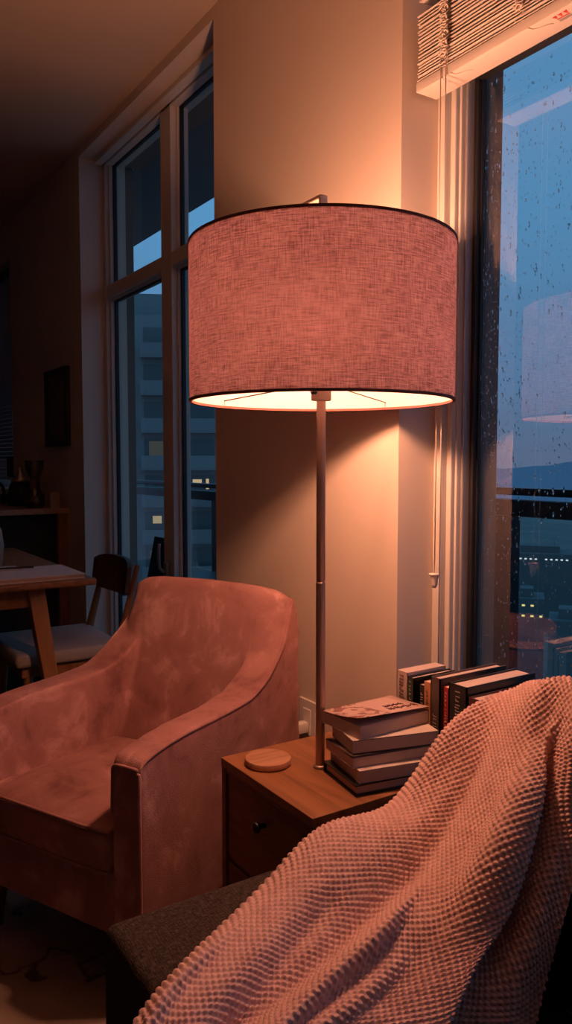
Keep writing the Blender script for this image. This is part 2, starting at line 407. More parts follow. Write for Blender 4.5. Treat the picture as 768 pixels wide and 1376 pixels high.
# ---- venetian blind, raised, in the right window
vb = thing('venetian_blind', 'cream slatted blind raised and bunched at the top of right window', 'blind', (-.1, 1.29, 2.02))
bm = new(); box(bm, (-1.390, 1.262, 2.012), (1.15, 1.326, 2.034), .002); rail = obj('bottom_rail', bm, M['blind'], vb, True)
bm = new()   # red printed mark and lines of small print under the rail
ZL = 2.0112
def flat(bm, pts): bm.faces.new([bm.verts.new(p) for p in pts])
for dx in (0, .012, .024): flat(bm, [(-1.02 + dx, 1.272, ZL), (-1.011 + dx, 1.272, ZL), (-1.0155 + dx, 1.283, ZL)])
flat(bm, [(-1.018, 1.284, ZL), (-.99, 1.284, ZL), (-.99, 1.287, ZL), (-1.018, 1.287, ZL)])
for k, yy in enumerate((1.274, 1.280, 1.286)):
    x = -.975
    while x < -.90:
        l = rng.uniform(.004, .012); flat(bm, [(x, yy, ZL), (x + l, yy, ZL), (x + l, yy + .0025, ZL), (x, yy + .0025, ZL)]); x += l + .003
o = obj('label_print', bm, M['red'], rail)
bm = new(); flat(bm, [(-1.018, 1.289, ZL), (-.99, 1.289, ZL), (-.99, 1.297, ZL), (-1.018, 1.297, ZL)]); obj('label_block', bm, M['greytrim'], rail)
zs = 2.037
for k in range(19):
    bm = new(); dy = rng.uniform(-.002, .002); dx = rng.uniform(-.003, .003)
    th = rng.uniform(.0026, .0032)
    box(bm, (-1.388 + dx, 1.264 + dy, zs), (1.15 + dx, 1.313 + dy, zs + th), .0008, 1)
    bm.transform(Matrix.Translation((0, 1.29, zs)) @ Matrix.Rotation(R(rng.uniform(-.5, .5)), 4, 'X') @ Matrix.Translation((0, -1.29, -zs)))
    obj('slat', bm, M['blind'], vb); zs += .0082 + rng.uniform(-.0012, .0012)
for k in range(8):
    bm = new(); z = zs + .03 + k * .036
    box(bm, (-1.386, 1.264, -.0015), (1.15, 1.313, .0015), .0006, 1)
    bm.transform(Matrix.Translation((0, 0, z)) @ Matrix.Translation((0, 1.29, 0)) @ Matrix.Rotation(R(8), 4, 'X') @ Matrix.Translation((0, -1.29, 0)))
    obj('slat', bm, M['blind'], vb)
bm = new(); box(bm, (-1.39, 1.262, 2.50), (1.15, 1.316, 2.556), .003); obj('headrail', bm, M['blind'], vb)
for xl in (-1.295, -1.085, -.4, .4):
    bm = new()
    for q in range(3):     # bunched ladder tape: loops of knotted cord hanging in front of the slats
        pts = []
        for k in range(60):
            f = k / 59
            pts.append((xl + .007 * math.sin(k * 1.35 + q * 2.1) + (q - 1) * .005, 1.254 - .004 * math.cos(k * 1.9 + q), 2.052 + f * .135 + .003 * math.sin(k * 2.7)))
        tube(bm, spline(pts, 3), .0022, 6)
    pts = [(xl + .012 * math.sin(k * .8), 1.2555 + .0, 2.05 - .0024 * k) for k in range(10)]
    tube(bm, spline(pts, 3), .0008, 5)
    pts = [(xl + .01 + .006 * math.cos(k * .7) + .004 * k, 1.2605 + .003 * k, 2.0108) for k in range(11)]
    tube(bm, spline(pts, 3), .0008, 5)
    for k in (0, 1):
        tube(bm, [(xl + (-.006, .006)[k], 1.262, 2.18), (xl + (-.006, .006)[k], 1.262, 2.5)], .0008, 5)
    obj('ladder_cord', bm, M['cord'], vb, 'all')
for xl, zb in ((-1.306, .875), (-1.290, .66)):
    bm = new(); tube(bm, [(xl, 1.258, 2.52), (xl + .001, 1.257, 1.6), (xl, 1.258, zb)], .0013, 6)
    c = obj('pull_cord', bm, M['cord'], vb, 'all')
    if zb > .8:
        bm = new(); lathe(bm, [(0, .03), (.004, .03), (.007, .022), (.008, .012), (.010, .002), (.0125, -.001), (.0125, -.004), (0, -.004)], (xl, 1.258, zb - .022), 16)
        bm.transform(Matrix.Translation((xl, 1.258, zb)) @ Matrix.Rotation(PI, 4, 'X') @ Matrix.Translation((-xl, -1.258, -zb)))
        obj('tassel', bm, M['white'], c, 'all')

# low ledge under the right window
bm = new(); box(bm, (-1.095, 1.105, .495), (1.2, 1.342, .52), .004); box(bm, (-1.08, 1.14, 0), (1.2, 1.342, .495)); o = struct('trim_1', bm, M['trim'])

# ------------------------------------------------------------------ side table
sb = thing('side_table', 'wooden two-drawer side table under the lamp and stacked books', 'side table', (-1.28, .98, 0))
X0, X1, T0, T1 = -1.452, -1.106, .775, 1.20
bm = new(); box(bm, (X0, T0, .502), (X1, T1, .52), .0015); obj('tabletop', bm, M['wood'], sb)
bm = new()
box(bm, (X0, T0 + .002, .10), (X0 + .016, T1, .502)); box(bm, (X1 - .016, T0 + .002, .10), (X1, T1, .502)); box(bm, (X0 + .016, T1 - .012, .10), (X1 - .016, T1, .502))
box(bm, (X0 + .016, T0 + .002, .10), (X1 - .016, T1 - .012, .116)); box(bm, (X0 + .016, T0 + .004, .490), (X1 - .016, T1 - .012, .502)); box(bm, (X0 + .016, T0 + .012, .297), (X1 - .016, T1 - .012, .306))
obj('carcass', bm, M['wooddark'], sb)
for z0, z1, zk in ((.308, .487, .435), (.119, .295, .235)):
    bm = new(); box(bm, (X0 + .019, T0 + .007, z0), (X1 - .019, T0 + .024, z1), .0015); box(bm, (X0 + .03, T0 + .024, z0 + .01), (X1 - .03, T1 - .03, z1 - .03))
    d = obj('drawer', bm, M['wooddark'], sb)
    bm = new(); lathe(bm, [(0, 0), (.005, 0), (.005, .012), (.011, .016), (.012, .022), (.008, .026), (0, .027)], (0, 0, 0), 20)
    bm.transform(Matrix.Translation((-1.283, T0 + .007, zk)) @ Matrix.Rotation(R(90), 4, 'X')); obj('knob', bm, M['black'], d, 'all')
for x in (X0 + .03, X1 - .03):
    for y in (T0 + .035, T1 - .03):
        bm = new(); tube(bm, [(x, y, .10), (x, y, 0)], .015, 12, rads=[.017, .012]); obj('leg', bm, M['wooddark'], sb, True)

bm = new(); lathe(bm, [(0, 0), (.047, 0), (.0495, .003), (.0495, .011), (.048, .0135), (0, .0135)], (-1.366, .842, .5205), 48)
o = obj('coaster', bm, M['coaster'], None, True); tag(o, 'round wooden coaster on the near left of the side table', 'coaster')

# ------------------------------------------------------------------ lamp
LX, LY = -1.29, .923
lp = thing('drum_shade_lamp', 'tall lamp with glowing pink linen drum shade on thin metal pole', 'lamp', (LX, LY, .5205))
bm = new(); lathe(bm, [(0, 0), (.014, 0), (.0145, .003), (.012, .006), (0, .006)], (LX, LY, .5205), 24); obj('base_flange', bm, M['pole'], lp, 'all')
bm = new(); lathe(bm, [(0, 0), (.0098, 0), (.0098, .385), (.0088, .386), (.0088, .389), (.0094, .390), (.0094, .76), (0, .76)], (LX, LY, .526), 20); obj('pole', bm, M['pole'], lp, True)
bm = new(); lathe(bm, [(0, 0), (.019, 0), (.0205, .002), (.0205, .035), (.017, .038), (.014, .075), (0, .075)], (LX, LY, 1.283), 24); sk = obj('socket', bm, M['socket'], lp, True)
bm = new(); tube(bm, [(LX + .005, LY - .018, 1.300), (LX + .0075, LY - .027, 1.300)], .006, 10); obj('switch', bm, M['black'], sk, 'all')
ZB, ZT, RS = 1.281, 1.586, .2655
def drum(r, z0, z1, n=128, m=12, uv=True):
    bm = new(); L = bm.loops.layers.uv.new('UVMap')
    g = [[bm.verts.new((LX + r * math.cos(2 * PI * k / n), LY + r * math.sin(2 * PI * k / n), z0 + (z1 - z0) * j / m)) for k in range(n)] for j in range(m + 1)]
    for j in range(m):
        for k in range(n):
            f = bm.faces.new((g[j][k], g[j][(k + 1) % n], g[j + 1][(k + 1) % n], g[j + 1][k]))
            for lp_, (a, b) in zip(f.loops, ((k, j), (k + 1, j), (k + 1, j + 1), (k, j + 1))):
                lp_[L].uv = (a / n * 2 * PI * r, b / m * (z1 - z0))
    return bm
sh = obj('lamp_shade', drum(RS, ZB, ZT), M['shade'], lp, 'all')
obj('shade_lining', drum(RS - .004, ZB, ZT), M['lining'], sh, 'all')
for z in (ZB, ZT):
    bm = new(); n = 128
    lathe(bm, [(RS - .005, -.002), (RS + .0012, -.002), (RS + .0012, .003), (RS - .005, .003)], (LX, LY, z), n, True); obj('shade_trim', bm, M['shaderim'], sh, True)
bm = new()
for k in range(4):
    a = R(20 + 90 * k)
    tube(bm, [(LX + .02 * math.cos(a), LY + .02 * math.sin(a), 1.318), (LX + (RS - .004) * math.cos(a), LY + (RS - .004) * math.sin(a), 1.295)], .0014, 6)
obj('spider_wires', bm, M['black'], sh, 'all')
bm = new(); tube(bm, [(LX - .02, LY + .0, 1.345), (LX - .03, LY, 1.45), (LX - .026, LY, 1.56), (LX, LY, 1.64), (LX, LY, 1.684)], .0025, 8); obj('harp', bm, M['pole'], lp, 'all')
bm = new(); box(bm, (LX - .075, LY - .009, 1.682), (LX + .008, LY + .009, 1.690), .002); box(bm, (LX + .001, LY - .009, 1.650), (LX + .008, LY + .009, 1.686), .002); obj('top_bar', bm, M['pole'], lp, True)
ZL_ = 1.435
bm = new(); bmesh.ops.create_icosphere(bm, subdivisions=2, radius=.026); bm.transform(Matrix.Translation((LX, LY, ZL_)) @ Matrix.Diagonal((1, 1, 1.15, 1)))
tube(bm, [(LX, LY, 1.355), (LX, LY, 1.42)], .013, 12); obj('bulb', bm, M['bulb'], lp, 'all')
ld = bpy.data.lights.new('bulb_light', 'POINT'); ld.energy = 68; ld.color = (1, .405, .225); ld.shadow_soft_size = .034
lo = bpy.data.objects.new('bulb_light', ld); COL.objects.link(lo); lo.parent = lp; lo.location = (0, 0, ZL_ - .5205)

# ------------------------------------------------------------------ books
def book(name_label, M4, w, l, t, cmat, hard=False, pmat='page', spine_mat=None, lift=0.0, marks=None, top_mat=None, group=None, cat='book', over=.003):
    """lying book: spine along the x=0 side, fore-edge at x=w, length along y, thickness along z"""
    p = M4 @ Vector((w / 2, l / 2, 0))
    loc = M4.translation.copy()
    o = thing('book', name_label, cat, loc, 0, group)
    c = .0026 if hard else .0009; ov = over if hard else .0005
    bm = new(); box(bm, (c, ov, c), (w - ov, l - ov, t - c), .0006, 1); obj('page_block', bm, M[pmat], o, M=M4)
    bm = new(); box(bm, (0, 0, 0), (w, l, c)); box(bm, (0, 0, 0), (c, l, t))
    if not lift: box(bm, (0, 0, t - c), (w, l, t))
    obj('cover', bm, cmat, o, M=M4)
    if lift:
        bm = new(); n = 14; rows = []
        for i in range(n + 1):
            f = i / n; rows.append([])
            for j in range(9):
                g = j / 8
                z = t + lift * f ** 1.7 * (1 - .62 * g)
                rows[-1].append((w * f * (1 - .004), l * g, z))
        top = [[bm.verts.new(q) for q in r] for r in rows]; bot = [[bm.verts.new((q[0], q[1], q[2] - .0009)) for q in r] for r in rows]
        for i in range(n):
            for j in range(8):
                bm.faces.new((top[i][j], top[i + 1][j], top[i + 1][j + 1], top[i][j + 1])); bm.faces.new((bot[i][j], bot[i][j + 1], bot[i + 1][j + 1], bot[i + 1][j]))
        for i in range(n):
            bm.faces.new((top[i][0], bot[i][0], bot[i + 1][0], top[i + 1][0])); bm.faces.new((top[i][8], top[i + 1][8], bot[i + 1][8], bot[i][8]))
        for j in range(8):
            bm.faces.new((top[n][j], bot[n][j], bot[n][j + 1], top[n][j + 1])); bm.faces.new((top[0][j], top[0][j + 1], bot[0][j + 1], bot[0][j]))
        obj('front_cover', bm, top_mat or cmat, o, 'all', M=M4)
    elif top_mat:
        bm = new(); box(bm, (.001, .001, t), (w - .001, l - .001, t + .0006)); obj('front_cover', bm, top_mat, o, M=M4)
    if spine_mat:
        bm = new(); box(bm, (-.0006, .001, .0006), (0, l - .001, t - .0006)); obj('spine', bm, spine_mat, o, M=M4)
    if marks:      # blurred printing on the spine: short strokes along its length
        bm = new(); y0, y1, sc, mm = marks
        y = l * y0
        while y < l * y1:
            h = rng.uniform(.003, .008); a = t * (.5 - sc / 2) + rng.uniform(0, .15) * t * sc; b_ = t * (.5 + sc / 2) - rng.uniform(0, .3) * t * sc
            k = rng.integers(0, 3)
            if k != 1: box(bm, (-.0011, y, a), (-.0005, y + .0014, b_))
            if k != 0: box(bm, (-.0011, y, a), (-.0005, y + h * .7, a + .0016))
            if k == 1: box(bm, (-.0011, y + h * .35, a), (-.0005, y + h * .35 + .0014, b_))
            y += h + .0022
        obj('spine_lettering', bm, mm, o, M=M4)
    return o
def lay(x, y, z, deg): return Matrix.Translation((x, y, z)) @ Matrix.Rotation(R(deg), 4, 'Z')
GS = 'books in the lying stack on the side table'
book('thin black hardcover at the bottom of the lying stack', lay(-1.2685, .916, .5205, -9), .136, .185, .022, C_black, True, over=.006, group=GS)
book('thick pale paperback lying directly on the black bottom hardcover', lay(-1.268, .934, .5431, -12), .134, .178, .0245, C_white, group=GS)
book('paperback with curling pages in the middle of the lying stack', lay(-1.269, .922, .5682, -10), .118, .182, .020, C_cream, group=GS, lift=.004, top_mat=C_grey)
book('pale-topped paperback lying turned out just beneath the topmost book', lay(-1.262, .934, .5930, -15), .106, .188, .026, C_grey, group=GS, top_mat=C_white)
tb = book('topmost book of the lying stack, pink floral cover curling open', lay(-1.275, .919, .6202, 1), .120, .186, .0265, C_white, lift=.017, top_mat=C_flower, group=GS)
bm = new()   # looping handwritten-style title on the pink cover (unreadable)
def cover_z(fx, fy): return .6202 + .0265 + .017 * fx ** 1.7 * (1 - .62 * fy) + .0006
for r0, y0, y1, amp in ((.72, .55, .95, .012), (.52, .60, .85, .008)):
    pts = []
    for k in range(70):
        f = k / 69; gy = y0 + (y1 - y0) * f; fx = r0 + amp / .12 * math.sin(k * 1.05) * (.6 + .4 * math.sin(k * .31)); gy += .012 * math.sin(k * 2.1)
        P = lay(-1.275, .919, 0, 1) @ Vector((.120 * fx, .186 * gy, 0)); pts.append((P.x, P.y, cover_z(fx, gy)))
    tube(bm, pts, .0005, 5)
obj('cover_lettering', bm, C_brown, tb, 'all')

UPR = Matrix(((0, 0, 1, 0), (1, 0, 0, 0), (0, 1, 0, 0), (0, 0, 0, 1)))     # local x->y, y->z, z->x
GR = 'upright books in the row under the right window'
YS = 1.125
def upright(label, x, t, h, d, cm, dy=0, **kw):
    return book(label, Matrix.Translation((x, YS + dy, .5205)) @ UPR, d, h, t, cm, pmat='page_up', group=GR, **kw)
upright('cream paperback standing at the left end of the upright row', -1.281, .0335, .180, .115, C_cream, marks=(.35, .97, .5, C_grey))
upright('black hardback with green lettered spine beside the cream one', -1.2465, .0185, .172, .125, C_black, hard=True, spine_mat=C_green, marks=(.4, .95, .4, C_mark))
upright('short black paperback with bold white spine marks, left of the orange one', -1.2125, .0150, .163, .11, C_black, dy=.004, marks=(.3, .9, .6, C_mark))
upright('orange-spined paperback in the upright row', -1.1965, .0205, .174, .11, C_orange, dy=.002, marks=(.5, .9, .3, C_grey))
upright('tall grey-brown hardback between the orange and red books', -1.175, .0275, .190, .20, C_grey, hard=True, marks=(.25, .6, .5, C_mark), over=.004)
upright('slim red paperback squeezed between two tall dark hardbacks', -1.1395, .0135, .176, .12, C_red, dy=.003, marks=(.2, .95, .4, C_mark))
upright('thick glossy black hardback with pale lettered spine, right of the red one', -1.122, .049, .190, .205, C_black, hard=True, marks=(.2, .93, .28, C_mark), over=.004)
upright('low maroon hardback at the right end, half behind the blanket', -1.069, .040, .173, .17, C_brown, hard=True, dy=.0, over=.004)

# ------------------------------------------------------------------ outlet and plug
ot = thing('wall_outlet', 'white wall outlet with a plug behind the side table', 'outlet', (-1.775, Y0, .36))
bm = new(); box(bm, (-1.815, Y0 - .006, .36), (-1.735, Y0, .485), .002); obj('cover_plate', bm, M['white'], ot)
bm = new(); box(bm, (-1.793, Y0 - .009, .385), (-1.757, Y0 - .005, .46), .002); obj('socket_face', bm, M['white'], ot)
pg = thing('power_plug', 'white power plug and cord in the wall outlet', 'plug', (-1.775, Y0 - .03, .40))
bm = new(); box(bm, (-1.79, Y0 - .045, .395), (-1.76, Y0 - .0095, .425), .006); obj('plug_body', bm, M['white'], pg, True)
bm = new(); tube(bm, spline([(-1.775, Y0 - .045, .41), (-1.80, Y0 - .07, .40), (-1.82, Y0 - .07, .33), (-1.80, Y0 - .05, .15), (-1.72, Y0 - .04, .02), (-1.6, Y0 - .04, .006)], 8), .0035, 8); obj('cord', bm, M['white'], pg, 'all')

# ------------------------------------------------------------------ armchair (local x from 0 right side to -CW left side, y back)
CW = .585
AC = Matrix.Translation((-1.451, .587, 0)) @ Matrix.Rotation(R(25), 4, 'Z')
cc = AC @ Vector((-CW / 2, .32, 0))
ac = thing('armchair', 'dusty pink velvet armchair with piped arms beside the side table', 'armchair', cc, R(25))
prof = [(0, .150), (0, .50), (.002, .532), (.014, .549), (.06, .560), (.15, .570), (.286, .573), (.393, .580), (.44, .594), (.476, .612), (.52, .643), (.566, .683), (.60, .728), (.622, .765), (.633, .785), (.645, .79), (.655, .77), (.655, .70), (.637, .42), (.62, .150)]
def smooth(a, b, x): x = min(1, max(0, (x - a) / (b - a))); return x * x * (3 - 2 * x)
def arm(side):
    bm = new(); outer = []; inner = []
    for y, z in prof:
        th = .082 + .018 * smooth(.25, .48, y)
        xo = 0.0 - .022 * smooth(.60, .79, z); xi = -th
        if side: xo, xi = -CW - xo, -CW - xi
        outer.append(bm.verts.new((xo, y, z))); inner.append(bm.verts.new((xi, y, z)))
    n = len(prof)
    for i in range(n): j = (i + 1) % n; bm.faces.new((outer[i], outer[j], inner[j], inner[i]))
    bm.faces.new(outer); bm.faces.new(inner[::-1])
    bmesh.ops.recalc_face_normals(bm, faces=bm.faces[:]); bmesh.ops.triangulate(bm, faces=bm.faces[:]); return bm
bprof = [(.40, .20), (.43, .34), (.455, .42), (.485, .53), (.517, .64), (.543, .73), (.562, .778), (.585, .802), (.615, .811), (.642, .800), (.655, .77), (.655, .70), (.637, .42), (.62, .150), (.42, .150)]
bm = new(); merge(bm, arm(0)); merge(bm, arm(1))
tb_ = new(); NX = 25; rows = []
for i in range(NX):
    f = i / (NX - 1); x = -.010 - (CW - .020) * f; e = 1 - (2 * f - 1) ** 2; g8 = abs(2 * f - 1) ** 7
    row = []
    for k, (y, z) in enumerate(bprof):
        zz_ = z + (.012 * e - .020 * (1 - e) ** 5) * smooth(.6, .8, z); yy = y + ((.012 * e + .028 * g8) if y < .57 and z > .3 else 0)
        x_ = x * 1.0 + (.022 * smooth(.60, .79, z) * (1 if f > .5 else -1) * g8)
        row.append(tb_.verts.new((x_, yy, zz_)))
    rows.append(row)
for a, b in zip(rows, rows[1:]):
    for k in range(len(bprof)): j = (k + 1) % len(bprof); tb_.faces.new((a[k], a[j], b[j], b[k]))
tb_.faces.new(rows[0]); tb_.faces.new(rows[-1][::-1])
bmesh.ops.recalc_face_normals(tb_, faces=tb_.faces[:]); bmesh.ops.triangulate(tb_, faces=tb_.faces[:]); merge(bm, tb_)
me = bpy.data.meshes.new('shell'); bm.to_mesh(me); bm.free()
to = bpy.data.objects.new('shell', me); COL.objects.link(to)
md = to.modifiers.new('r', 'REMESH'); md.mode = 'VOXEL'; md.voxel_size = .006
dg = bpy.context.evaluated_depsgraph_get(); ev = to.evaluated_get(dg); me2 = bpy.data.meshes.new_from_object(ev)
bpy.data.objects.remove(to)
bm = new(); bm.from_mesh(me2); bpy.data.meshes.remove(me2)
for _ in range(7): bmesh.ops.smooth_vert(bm, verts=bm.verts[:], factor=.5, use_axis_x=True, use_axis_y=True, use_axis_z=True)
def cls(c):
    x = -c.x; y = c.y; seam = .425 + max(0, (c.z - .40)) * .22
    if y < seam: return 0 if x < CW / 2 else 1
    if x < .012 and c.z < .79: return 0
    if x > CW - .012 and c.z < .79: return 1
    return 2
tags = {f.index: cls(f.calc_center_median()) for f in bm.faces}
for k, nm in ((0, 'arm'), (1, 'arm'), (2, 'backrest')):
    b2_ = bm.copy(); b2_.faces.ensure_lookup_table()
    bmesh.ops.delete(b2_, geom=[f for f in b2_.faces if tags[f.index] != k], context='FACES')
    obj(nm, b2_, M['velvet'], ac, 'all', M=AC)
bm.free()
# seat cushion: boxed, crowned
bm = new(); bmesh.ops.create_cube(bm, size=1)
bmesh.ops.subdivide_edges(bm, edges=bm.edges[:], cuts=15, use_grid_fill=True)
for v in bm.verts:
    x, y, z = v.co * 2
    px = max(abs(x), abs(y))
    rx = x * (1 - .02 * y * y); ry = y * (1 - .015 * x * x)
    zz_ = z
    cr = (1 - x ** 4) * (1 - y ** 4)
    v.co = Vector((-CW / 2 + rx * (CW / 2 - .083), .218 + ry * .226 - .006 * (1 - z * z) * (y < -.9), .335 + z * .048 + (.026 * cr if z > .5 else 0) - (.004 * (1 - cr) if z > .5 else 0)))
for _ in range(2): bmesh.ops.smooth_vert(bm, verts=bm.verts[:], factor=.4, use_axis_x=True, use_axis_y=True, use_axis_z=True)
cu = obj('seat_cushion', bm, M['velvet'], ac, 'all', M=AC)
bm = new()
xl, xr = -CW + .088, -.088
for z in (.381, .289):
    tube(bm, spline([(xl + .002, .10, z), (xl + .004, .02, z), (xl + .018, -.006, z), (-CW / 2, -.009, z), (xr - .018, -.006, z), (xr - .004, .02, z), (xr - .002, .10, z)], 8), .0036, 8)
obj('cushion_piping', bm, M['velvet'], cu, 'all', M=AC)
bm = new(); box(bm, (-CW + .06, .006, .150), (-.06, .05, .287), .006); box(bm, (-CW + .06, .05, .150), (-.06, .60, .28), .004); obj('front_rail', bm, M['velvet'], ac, True, M=AC)
pip = [(.001, .150), (.001, .30), (.001, .50), (.004, .526), (.016, .543), (.06, .555), (.15, .565), (.286, .568), (.393, .575), (.44, .589), (.476, .607), (.52, .638), (.566, .678), (.60, .722), (.622, .760), (.634, .778)]
for s in (0, 1):
    bm = new(); pts = []
    for y, z in pip:
        xo = 0.0 - .022 * smooth(.60, .79, z) - .003
        pts.append(((-CW - xo) if s else xo, y - .0005, z - .002))
    tube(bm, spline(pts, 5), .0052, 8); 
    pts = [((-CW - q) if s else q, y, z) for q, y, z in ((-.004, .003, .528), (-.02, .0005, .531), (-.06, .0005, .530), (-.076, .003, .522), (-.081, .006, .50), (-.082, .004, .42))]
    tube(bm, spline(pts, 6), .004, 8)
    obj('arm_piping', bm, M['velvet'], ac, 'all', M=AC)
bm = new(); pts = []
for i in range(21):
    f = i / 20; x = -.028 - (CW - .056) * f; e = 1 - (2 * f - 1) ** 2
    pts.append((x, .642 - .004 * (1 - e) ** 2, .800 + .012 * e - .022 * (1 - e) ** 4))
tube(bm, pts, .0038, 8); obj('back_piping', bm, M['velvet'], ac, 'all', M=AC)
for x in (-.06, -CW + .06):
    for y, lean, zf in ((.06, -.01, .0125), (.56, .03, 0)):
        bm = new(); tube(bm, [(x, y, .152), (x, y + lean, zf)], .02, 12, rads=[.022, .013]); obj('leg', bm, M['walnut'], ac, True, M=AC)

# ------------------------------------------------------------------ sofa
so = thing('sofa', 'charcoal woven sofa in the near corner under the pink blanket', 'sofa', (0, .7, 0))
bm = new(); box(bm, (-.977, .338, .06), (-.79, 1.09, .54), .02, 3); obj('arm', bm, M['linen_grey'], so, True)
bm = new(); box(bm, (.97, .338, .06), (1.177, 1.09, .54), .014, 3); obj('arm', bm, M['linen_grey'], so, True)
bm = new(); box(bm, (-.972, .985, .3), (1.175, 1.09, .685), .035, 3); obj('backrest', bm, M['linen_grey'], so, True)
bm = new(); box(bm, (-.792, .36, .06), (.972, .97, .22), .01); obj('base', bm, M['linen_grey'], so, True)
for a, b in ((-.788, .095), (.105, .968)):
    bm = new(); box(bm, (a, .345, .221), (b, .963, .345), .03, 3); obj('seat_cushion', bm, M['linen_grey'], so, True)
for x in (-.93, 1.13):
    for y in (.39, 1.03):
        bm = new(); tube(bm, [(x, y, .062), (x, y, 0)], .018, 10); obj('foot', bm, M['black'], so, True)

# ------------------------------------------------------------------ knitted blanket
BL = [
 [(-0.939,1.024,0.733),(-0.943,0.941,0.707),(-0.934,0.818,0.609),(-0.933,0.668,0.611),(-0.890,0.536,0.572),(-0.792,0.357,0.576),(-0.726,0.284,0.580),(-0.685,0.238,0.578)],
 [(-0.916,1.044,0.756),(-0.900,0.951,0.699),(-0.880,0.825,0.616),(-0.868,0.675,0.591),(-0.824,0.536,0.568),(-0.751,0.374,0.567),(-0.707,0.313,0.573),(-0.674,0.271,0.570)],
 [(-0.883,1.040,0.770),(-0.855,0.947,0.701),(-0.828,0.830,0.611),(-0.809,0.689,0.569),(-0.775,0.555,0.547),(-0.723,0.415,0.555),(-0.690,0.356,0.558),(-0.659,0.311,0.555)],
 [(-0.847,1.025,0.789),(-0.812,0.939,0.703),(-0.774,0.821,0.607),(-0.755,0.696,0.556),(-0.729,0.579,0.540),(-0.694,0.457,0.538),(-0.670,0.403,0.538),(-0.639,0.358,0.539)],
 [(-0.808,1.013,0.807),(-0.769,0.934,0.718),(-0.726,0.823,0.627),(-0.705,0.717,0.543),(-0.683,0.619,0.513),(-0.656,0.512,0.509),(-0.642,0.461,0.507),(-0.621,0.418,0.501)],
 [(-0.774,1.012,0.814),(-0.742,0.957,0.711),(-0.720,0.878,0.625),(-0.696,0.785,0.535),(-0.671,0.690,0.492),(-0.647,0.594,0.462),(-0.633,0.541,0.450),(-0.613,0.499,0.451)],
 [(-0.731,1.004,0.818),(-0.694,0.940,0.719),(-0.673,0.868,0.616),(-0.654,0.794,0.534),(-0.640,0.717,0.481),(-0.629,0.637,0.436),(-0.621,0.593,0.417),(-0.607,0.558,0.409)],
 [(-0.688,0.997,0.821),(-0.654,0.945,0.710),(-0.637,0.884,0.606),(-0.631,0.826,0.504),(-0.617,0.775,0.432),(-0.602,0.710,0.393),(-0.590,0.671,0.374),(-0.578,0.634,0.366)],
]
def cm_axis(A, t, axis):
    """catmull-rom of array A along axis at positions t (vectorised)"""
    A = np.moveaxis(A, axis, 0); n = A.shape[0]
    i = np.clip(t.astype(int), 0, n - 2); f = (t - i).reshape((-1,) + (1,) * (A.ndim - 1))
    p0 = A[np.clip(i - 1, 0, n - 1)]; p1 = A[i]; p2 = A[i + 1]; p3 = A[np.clip(i + 2, 0, n - 1)]
    out = .5 * (2 * p1 + (p2 - p0) * f + (2 * p0 - 5 * p1 + 4 * p2 - p3) * f ** 2 + (3 * p1 - p0 - 3 * p2 + p3) * f ** 3)
    return np.moveaxis(out, 0, axis)
def resample(A, axis, n):
    """even spacing by mean arc length"""
    d = np.linalg.norm(np.diff(A, axis=axis), axis=-1).mean(axis=1 - axis)
    s = np.concatenate([[0], np.cumsum(d)]); L = s[-1]
    return np.interp(np.linspace(0, L, n), s, np.arange(len(s))), L
B = np.array(BL)                                       # u (8) x v (8) x 3
back1 = B[:, :1] + np.array([0, .055, -.02]); back2 = B[:, :1] + np.array([0, .075, -.10]); back3 = B[:, :1] + np.array([0, .08, -.20])
back1[..., 1] = np.minimum(back1[..., 1], 1.10); back2[..., 1] = 1.106; back3[..., 1] = 1.106
B = np.concatenate([back3, back2, back1, B], axis=1)
side = B[:1].copy(); side[0, 3:, 2] = np.minimum(side[0, 3:, 2] - .03, .553); side[0, 3:6, 0] = -.983; side[0, 3:5, 2] = (.64, .60); side[0, 6:, 0] += .004; side[0, :3, 0] -= .006
B = np.concatenate([side, B], axis=0)
U0, V0 = 200, 300
Bv = cm_axis(B, np.linspace(0, B.shape[1] - 1, V0), 1); Bf = cm_axis(Bv, np.linspace(0, B.shape[0] - 1, U0), 0)
tu, LU = resample(Bf, 0, 380); tv, LV = resample(Bf, 1, 820)
def lerp_axis(A, t, axis):
    A = np.moveaxis(A, axis, 0); i = np.clip(t.astype(int), 0, A.shape[0] - 2); f = (t - i).reshape((-1,) + (1,) * (A.ndim - 1))
    return np.moveaxis(A[i] * (1 - f) + A[i + 1] * f, 0, axis)
G = lerp_axis(lerp_axis(Bf, tu, 0), tv, 1)
def normals(G):
    du = np.gradient(G, axis=0); dv = np.gradient(G, axis=1); n = np.cross(du, dv)
    n /= np.linalg.norm(n, axis=-1, keepdims=True) + 1e-9
    return n
N = normals(G)
if N[..., 2].mean() < 0: N = -N
uu = np.linspace(0, 1, G.shape[0])[:, None]; vv_ = np.linspace(0, 1, G.shape[1])[None, :]
colc = (tu / (U0 - 1) * (B.shape[0] - 1))[:, None]; rowc = (tv / (V0 - 1) * (B.shape[1] - 1))[None, :]
fold = np.zeros(G.shape[:2])
def crease(path, amp, wl, wr, fade=.7):
    """a fold running down the blanket: swells over wl on its left side and drops over wr on its right side"""
    pr = np.array([p[0] for p in path]); pc = np.array([p[1] for p in path]); sm = np.linspace(pr[0], pr[-1], 200); cs_ = cm_axis(pc[:, None], np.interp(sm, pr, np.arange(len(pr))), 0)[:, 0]
    c = np.interp(rowc, sm, cs_); env = np.clip((rowc - pr[0]) / fade, 0, 1); env = env * env * (3 - 2 * env)
    d = colc - c
    return amp * env * np.where(d < 0, np.exp(-(d / wl) ** 2), np.exp(-(d / wr) ** 2))
